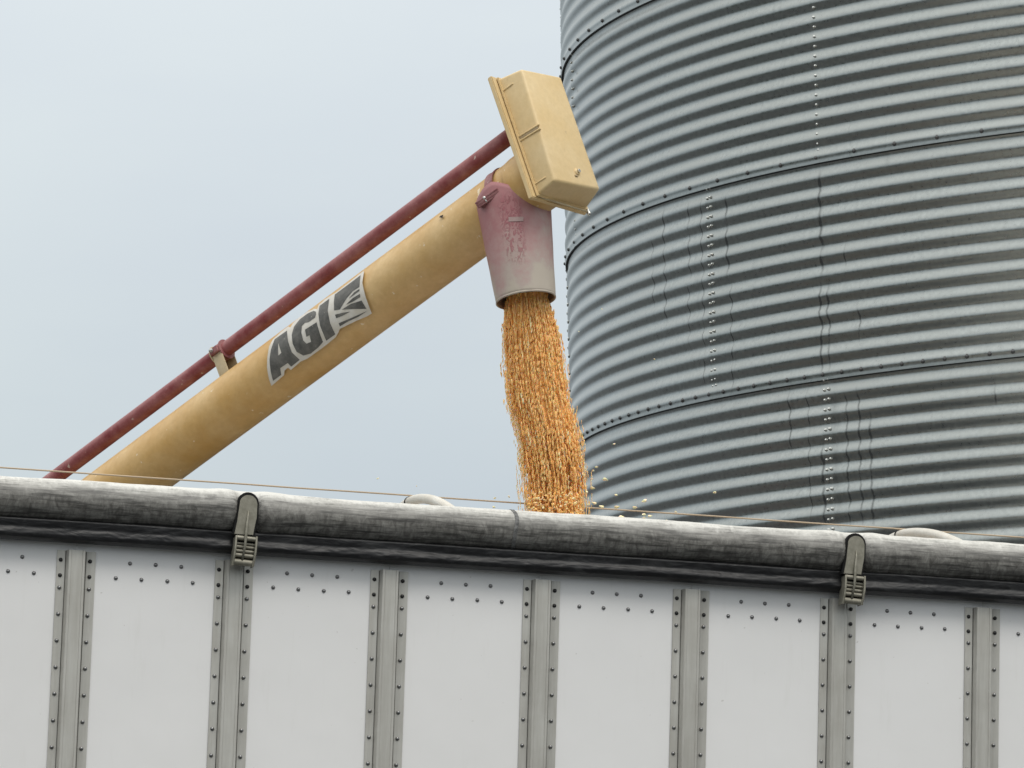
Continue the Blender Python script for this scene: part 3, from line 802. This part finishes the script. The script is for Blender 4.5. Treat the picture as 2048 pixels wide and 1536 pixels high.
# clamp band around the tube, its ears and bolt
CBp = END-u*((END-S0).dot(u)); 
bm = bmesh.new(); add_lathe(bm, axis_frame(rel(CBp-u*.018), u), [(TR+.001, -.022), (TR+.0065, -.022), (TR+.0065, -.017), (TR+.0045, -.012), (TR+.0045, .012), (TR+.0065, .017), (TR+.0065, .022), (TR+.001, .022)], 64, close=False)
bm_obj('clamp_band', bm, M_redclamp, spout, angle=40)
q0 = P(952, 407, 17.76); q1 = P(996, 377, 17.74)
d = (q1-q0).normalized(); nn = (-FW-d*(-FW).dot(d)).normalized(); e = d.cross(nn)
for off, th_ in ((.0, .008), (.010, .012), (.020, .008)):
    bm = bmesh.new(); sgn = 1 if e.dot(UP) > 0 else -1
    add_box(bm, frame(rel((q0+q1)/2-e*sgn*off+nn*.0), d, nn, e), (q1-q0).length, .045, th_, .002); bm_obj('clamp_ear', bm, M_redclamp, spout, angle=40)
bm = bmesh.new(); b0 = P(969, 396, 17.735)
bmesh.ops.create_icosphere(bm, subdivisions=2, radius=.0085, matrix=Matrix.Translation(rel(b0)))
add_lathe(bm, axis_frame(rel(b0+e*(-.014 if e.dot(UP) > 0 else .014)), e), [(.006, -.006), (.006, .006)], 8)
bm_obj('bolt', bm, M_zinc, spout, smooth=True)

# bracket that carries the drive pipe
sb = (END-P(484, 796, 18.78)).dot(u)
Cb = END-u*sb
bm = bmesh.new()
# channel: web facing down-left, two cheeks
x_, y_, z_ = u, bin_, nrm
base_h = TR-.02; top_h = PD-.012; hh = top_h-base_h; zc = (top_h+base_h)/2
add_box(bm, frame(rel(Cb-u*.030+nrm*zc), x_, y_, z_), .005, .080, hh, .001)
add_box(bm, frame(rel(Cb-u*.0005+nrm*zc+bin_*.0385), x_, y_, z_), .054, .004, hh, .001)
add_box(bm, frame(rel(Cb-u*.0005+nrm*zc-bin_*.0385), x_, y_, z_), .054, .004, hh, .001)
br = bm_obj('pipe_bracket', bm, M_beige, auger, angle=40)
bm = bmesh.new(); Mb = axis_frame(rel(Cb+nrm*PD), u)
add_lathe(bm, Mb, [(.035, -.032), (.0425, -.032), (.0425, .022), (.048, .022), (.048, .028), (.035, .028)], 32)
bm_obj('pipe_clamp', bm, M_redclamp, br, angle=40)
bm = bmesh.new(); add_box(bm, frame(rel(Cb+nrm*(PD+.004)+bin_*.046-u*.004), x_, y_, z_), .05, .022, .030, .004); bm_obj('clamp_lug', bm, M_redclamp, br, angle=40)
bm = bmesh.new(); add_lathe(bm, axis_frame(rel(Cb+nrm*(PD+.008)+bin_*.056-u*.012), bin_), [(.010, 0), (.010, .004), (.0075, .005), (.0075, .011), (.0001, .014)], 8, close=False); bm_obj('bolt', bm, M_zinc, br, angle=35)
bm = bmesh.new(); add_lathe(bm, axis_frame(rel(Cb+nrm*(PD+.0)-u*.040), u), [(.036, 0), (.047, 0), (.047, .005), (.036, .005)], 28); bm_obj('stop_ring', bm, M_beige, br, angle=40)

# ------------------------------------------------------------------ corn
def kernel(rx, ry, rz):
    # dented kernel: broad crown, pointed tip
    prof = [(-1, .25), (-.5, .62), (.15, 1), (.7, .92), (1, .45)]
    vs = [(0, 0, -rz*1.15)]
    for z, r in prof:
        for k in range(6): vs.append((rx*r*cos(k*pi/3), ry*r*sin(k*pi/3), z*rz))
    vs.append((0, 0, rz*1.02)); fs = []
    for k in range(6): fs.append((0, 1+(k+1) % 6, 1+k))
    for i in range(4):
        for k in range(6): a = 1+i*6; fs.append((a+k, a+(k+1) % 6, a+6+(k+1) % 6, a+6+k))
    a = 25
    for k in range(6): fs.append((a+k, a+(k+1) % 6, 31))
    return np.array(vs), fs
KV, KF = kernel(.0040, .0027, .0062)
# edges of the stream measured down its fall: (v, left, right)
edge = [(575, 1017, 1094), (600, 1012, 1098), (620, 1008, 1103), (655, 1008, 1112), (700, 1011, 1120), (750, 1016, 1127), (800, 1022, 1136), (850, 1037, 1148), (900, 1046, 1158), (950, 1054, 1164), (1000, 1060, 1164), (1045, 1063, 1165), (1110, 1065, 1168)]
def edges(y):
    for (y0, l0, r0), (y1, l1, r1) in zip(edge[:-1], edge[1:]):
        if y <= y1: k = (y-y0)/(y1-y0); return l0+(l1-l0)*k, r0+(r1-r0)*k
    return edge[-1][1:]
allv, allf, tint = [], [], []
def put(p, rot, sc3, tn):
    o = len(allv)*32
    allv.append((KV*sc3)@rot.T+np.array(p)); tint.append(tn)
def rotm(rx, ry, rz):
    return np.array(Matrix.Rotation(rz, 3, 'Z') @ Matrix.Rotation(ry, 3, 'Y') @ Matrix.Rotation(rx, 3, 'X'))
def stream_pt(y, a, b):
    # a, b in unit disc across the stream -> world
    l, r = edges(y); c = (l+r)/2; hw = (r-l)/2
    D = 17.80+.0001*(y-600)
    return P(c+hw*a, y, D) + V((0, 1, 0))*(b*hw*D/F)
NSTR = 1900
for s in range(NSTR):
    y = 572+random.random()**.93*540
    th = random.uniform(0, 2*pi); rr = random.uniform(.84, 1.03) if random.random() < .8 else math.sqrt(random.random())
    if y > 890: rr = random.uniform(.5, 1.04)
    if sin(th) > .35 and random.random() < .7: th = -th
    wisp = random.random() < .12
    if wisp: rr = .98+abs(random.gauss(0, .09))*(1+max(0, (y-640)/350)); 
    a, b = rr*cos(th), rr*sin(th)
    n = random.randint(1, 3) if wisp else random.randint(3, 9)
    tn = min(1, max(0, random.gauss(.5, .13)))
    if random.random() < .03: tn = .95
    for k in range(n):
        yy = y+k*random.uniform(8, 11)
        if yy > 1110: break
        p = stream_pt(yy, a+.012*random.gauss(0, 1), b)
        put(p, rotm(random.gauss(0, .14)+(pi if random.random() < .5 else 0), random.gauss(0, .09), random.uniform(0, pi)), np.array([random.uniform(.8, 1.25), random.uniform(.8, 1.3), random.uniform(1.5, 2.4)]), min(1, max(0, tn+random.gauss(0, .04))))
# thin veil of dust-light kernels and chaff that peels off the edges
for s in range(560):
    y = 640+random.random()**.8*430; side = -1 if random.random() < .68 else 1
    a = side*(1.0+abs(random.gauss(0, .10))*(.4+1.5*max(0, (y-640)/400))); tn = random.uniform(.6, 1)
    for k in range(random.randint(1, 4)):
        put(stream_pt(y+k*9, a, random.uniform(-.5, .5)), rotm(random.gauss(0, .08), random.gauss(0, .06), random.uniform(0, 3)), np.array([.42, .5, random.uniform(1.0, 2.2)]), tn)
# tumbling grain at the foot of the fall, where it strikes the load
for s in range(420):
    y = random.uniform(985, 1040); l, r = edges(y); px = random.uniform(l-4, r+2)
    p = P(px, y, 17.66+random.uniform(0, .25))
    put(p, rotm(random.uniform(0, 6), random.uniform(0, 6), random.uniform(0, 6)), np.array([1.25, 1.1, 1.0])*random.uniform(.8, 1.15), min(1, max(0, random.gauss(.66, .2))))
# the load itself: a heap in the trailer under the fall
hc = TI @ P(1115, 1060, 17.85)
for s in range(5200):
    rr = math.sqrt(random.random())*1.0; th = random.uniform(0, 2*pi)
    x = hc.x+rr*cos(th)*1.3; yl = min(2.35, max(.1, 1.3+rr*sin(th)))
    z = .145-.50*rr+random.uniform(-.01, .01)
    put(TM @ V((x, yl, z)), rotm(random.uniform(0, 6), random.uniform(0, 6), random.uniform(0, 6)), np.array([1.3, 1.3, 1.1]), min(1, max(0, random.gauss(.55, .22))))
nk = len(allv); verts = np.concatenate(allv)
faces = []
for i in range(nk):
    o = i*32
    for f in KF: faces.append(tuple(o+k for k in f))
me = bpy.data.meshes.new('corn_stream'); me.from_pydata(verts.tolist(), [], faces); me.update()
at = me.attributes.new('tint', 'FLOAT', 'POINT'); at.data.foreach_set('value', np.repeat(np.array(tint, dtype=np.float32), 32))
for p in me.polygons: p.use_smooth = True
me.materials.append(M_corn)
me.materials.append(M_core)
# packed heart of the fall
cv, cf, NA = [], [], 90
ys = [572+i*3.0 for i in range(181)]
for i, y in enumerate(ys):
    for j in range(NA):
        th = 2*pi*j/NA; nx_, ny_ = cos(th), sin(th)
        k = .91 if y < 860 else .91-.30*min(1, (y-860)/140)
        r = k+.05*noise.noise(V((nx_*9, ny_*9, y*.010)))+.05*noise.noise(V((nx_*22, ny_*22, y*.022)))+.025*noise.noise(V((nx_*40, ny_*40, y*.06)))
        cv.append(tuple(stream_pt(y, r*nx_, r*ny_)))
for i in range(len(ys)-1):
    for j in range(NA): cf.append((i*NA+j, i*NA+(j+1) % NA, (i+1)*NA+(j+1) % NA, (i+1)*NA+j))
bm = bmesh.new(); bm.from_mesh(me); c2 = bpy.data.meshes.new('c'); c2.from_pydata(cv, [], cf); c2.update(); c2.polygons.foreach_set('material_index', [1]*len(cf))
for p in c2.polygons: p.use_smooth = True
bm.from_mesh(c2); bm.to_mesh(me); bm.free(); bpy.data.meshes.remove(c2)
corn = bpy.data.objects.new('corn_stream', me); COL.objects.link(corn)
tag(corn, 'thick stream of golden corn kernels falling from the spout into the trailer', 'corn', kind='stuff')

# single kernels that bounce clear of the stream
proto = None
loose = [(1211, 959, 1.6), (1186, 941, 1.0), (1193, 934, .8), (1232, 990, 1.3), (1188, 1006, 1.4), (1203, 1013, 1.4), (1234, 1014, 1.4), (1270, 1015, 1.3), (1243, 1034, 1.7), (1288, 1002, 1.7), (1287, 1029, 1.5), (1300, 1032, 1.2),
         (1288, 1036, 1.4), (1317, 1042, 1.4), (1333, 1041, .9), (1228, 888, .8), (1185, 976, 1.3), (1184, 958, .9), (1174, 984, 1.1), (1352, 1024, 1.1), (990, 996, .9), (1018, 993, 1.0), (988, 1014, .9), (1175, 1010, 1.2), (756, 957, .8), (833, 972, .5), (1429, 985, 1.0), (1309, 718, .5), (1204, 618, .5), (1158, 663, .5)]
for i, (px, py, s) in enumerate(loose):
    if proto is None:
        m2 = bpy.data.meshes.new('corn_kernel'); m2.from_pydata(KV.tolist(), [], KF); m2.update()
        a2 = m2.attributes.new('tint', 'FLOAT', 'POINT'); a2.data.foreach_set('value', np.full(32, 1.0, dtype=np.float32))
        for p in m2.polygons: p.use_smooth = True
        m2.materials.append(M_corn); ob = bpy.data.objects.new('corn_kernel', m2); proto = ob
    else: ob = proto.copy()
    COL.objects.link(ob)
    ob.location = P(px, py, 17.55+random.uniform(0, .35)); ob.scale = (s*1.45, s*1.25, s*1.2)
    ob.rotation_euler = (random.uniform(1.1, 2), random.uniform(-1, 1), random.uniform(0, 6))
    if px < 1100: lb = 'tiny loose corn kernel in the air left of the falling corn'
    elif py < 900: lb = 'tiny loose corn kernel flung up in front of the silo wall'
    else: lb = 'pale loose corn kernel bouncing above the tarp roll right of the falling corn'
    tag(ob, lb, 'corn kernel', 'loose corn kernels around the foot of the stream')

# ------------------------------------------------------------------ sky and sun
SUN_EL, SUN_AZ = math.radians(58), math.radians(150)      # azimuth clockwise from +Y: behind the camera, to the right
wd = bpy.data.worlds.new('World'); sc.world = wd; wd.use_nodes = True
nt = wd.node_tree; nt.nodes.clear()
def N(t, **k):
    n = nt.nodes.new(t)
    for a, b in k.items(): setattr(n, a, b)
    return n
out = N('ShaderNodeOutputWorld'); sky = N('ShaderNodeTexSky', sky_type='NISHITA'); sky.sun_disc = False
sky.sun_elevation = SUN_EL; sky.sun_rotation = SUN_AZ; sky.air_density = 1; sky.dust_density = 2
b1 = N('ShaderNodeBackground'); b1.inputs[1].default_value = .05; nt.links.new(sky.outputs[0], b1.inputs[0])
tc = N('ShaderNodeTexCoord'); sp = N('ShaderNodeSeparateXYZ'); nt.links.new(tc.outputs['Generated'], sp.inputs[0])
def m(op, a, b, clamp=False):
    n = N('ShaderNodeMath', operation=op, use_clamp=clamp)
    for i, v in ((0, a), (1, b)):
        if isinstance(v, (int, float)): n.inputs[i].default_value = v
        else: nt.links.new(v, n.inputs[i])
    return n.outputs[0]
z = m('MAXIMUM', sp.outputs[2], 0.0)
hz = N('ShaderNodeMix', data_type='RGBA')
# overcast luminance: dim at the horizon, three times brighter overhead
lum = m('ADD', m('MULTIPLY', z, 1.42), .535)
mp = N('ShaderNodeMapping'); mp.inputs['Scale'].default_value = (1, 1, 3.0); nt.links.new(tc.outputs['Generated'], mp.inputs[0])
nz = N('ShaderNodeTexNoise'); nz.inputs['Scale'].default_value = 5.5; nz.inputs['Detail'].default_value = 5; nz.inputs['Roughness'].default_value = .5; nt.links.new(mp.outputs[0], nz.inputs['Vector'])
rp = N('ShaderNodeValToRGB'); nt.links.new(nz.outputs['Fac'], rp.inputs[0])
rp.color_ramp.elements[0].position = .3; rp.color_ramp.elements[0].color = (.83, .955, 1.07, 1)
rp.color_ramp.elements[1].position = .7; rp.color_ramp.elements[1].color = (.94, 1.07, 1.13, 1)
b2 = N('ShaderNodeBackground'); nt.links.new(m('MULTIPLY', z, 1.8, True), hz.inputs[0]); nt.links.new(rp.outputs[0], hz.inputs[6]); hz.inputs[7].default_value = (.97, .975, .955, 1); nt.links.new(hz.outputs[2], b2.inputs[0]); nt.links.new(lum, b2.inputs[1])
ad = N('ShaderNodeMixShader'); ad.inputs[0].default_value = .92
nt.links.new(b1.outputs[0], ad.inputs[1]); nt.links.new(b2.outputs[0], ad.inputs[2]); nt.links.new(ad.outputs[0], out.inputs[0])
sl = bpy.data.lights.new('sun', 'SUN'); sl.energy = 1.3; sl.angle = math.radians(25); sl.color = (1, .96, .90)
so = bpy.data.objects.new('sun', sl); COL.objects.link(so)
dirv = V((sin(SUN_AZ)*cos(SUN_EL), cos(SUN_AZ)*cos(SUN_EL), sin(SUN_EL)))
so.rotation_euler = dirv.to_track_quat('Z', 'Y').to_euler()

sc.view_settings.view_transform = 'Standard'; sc.view_settings.look = 'None'; sc.view_settings.gamma = 1; sc.view_settings.exposure = 0
sc.render.engine = 'CYCLES'
sc.render.resolution_x = 1024; sc.render.resolution_y = 768
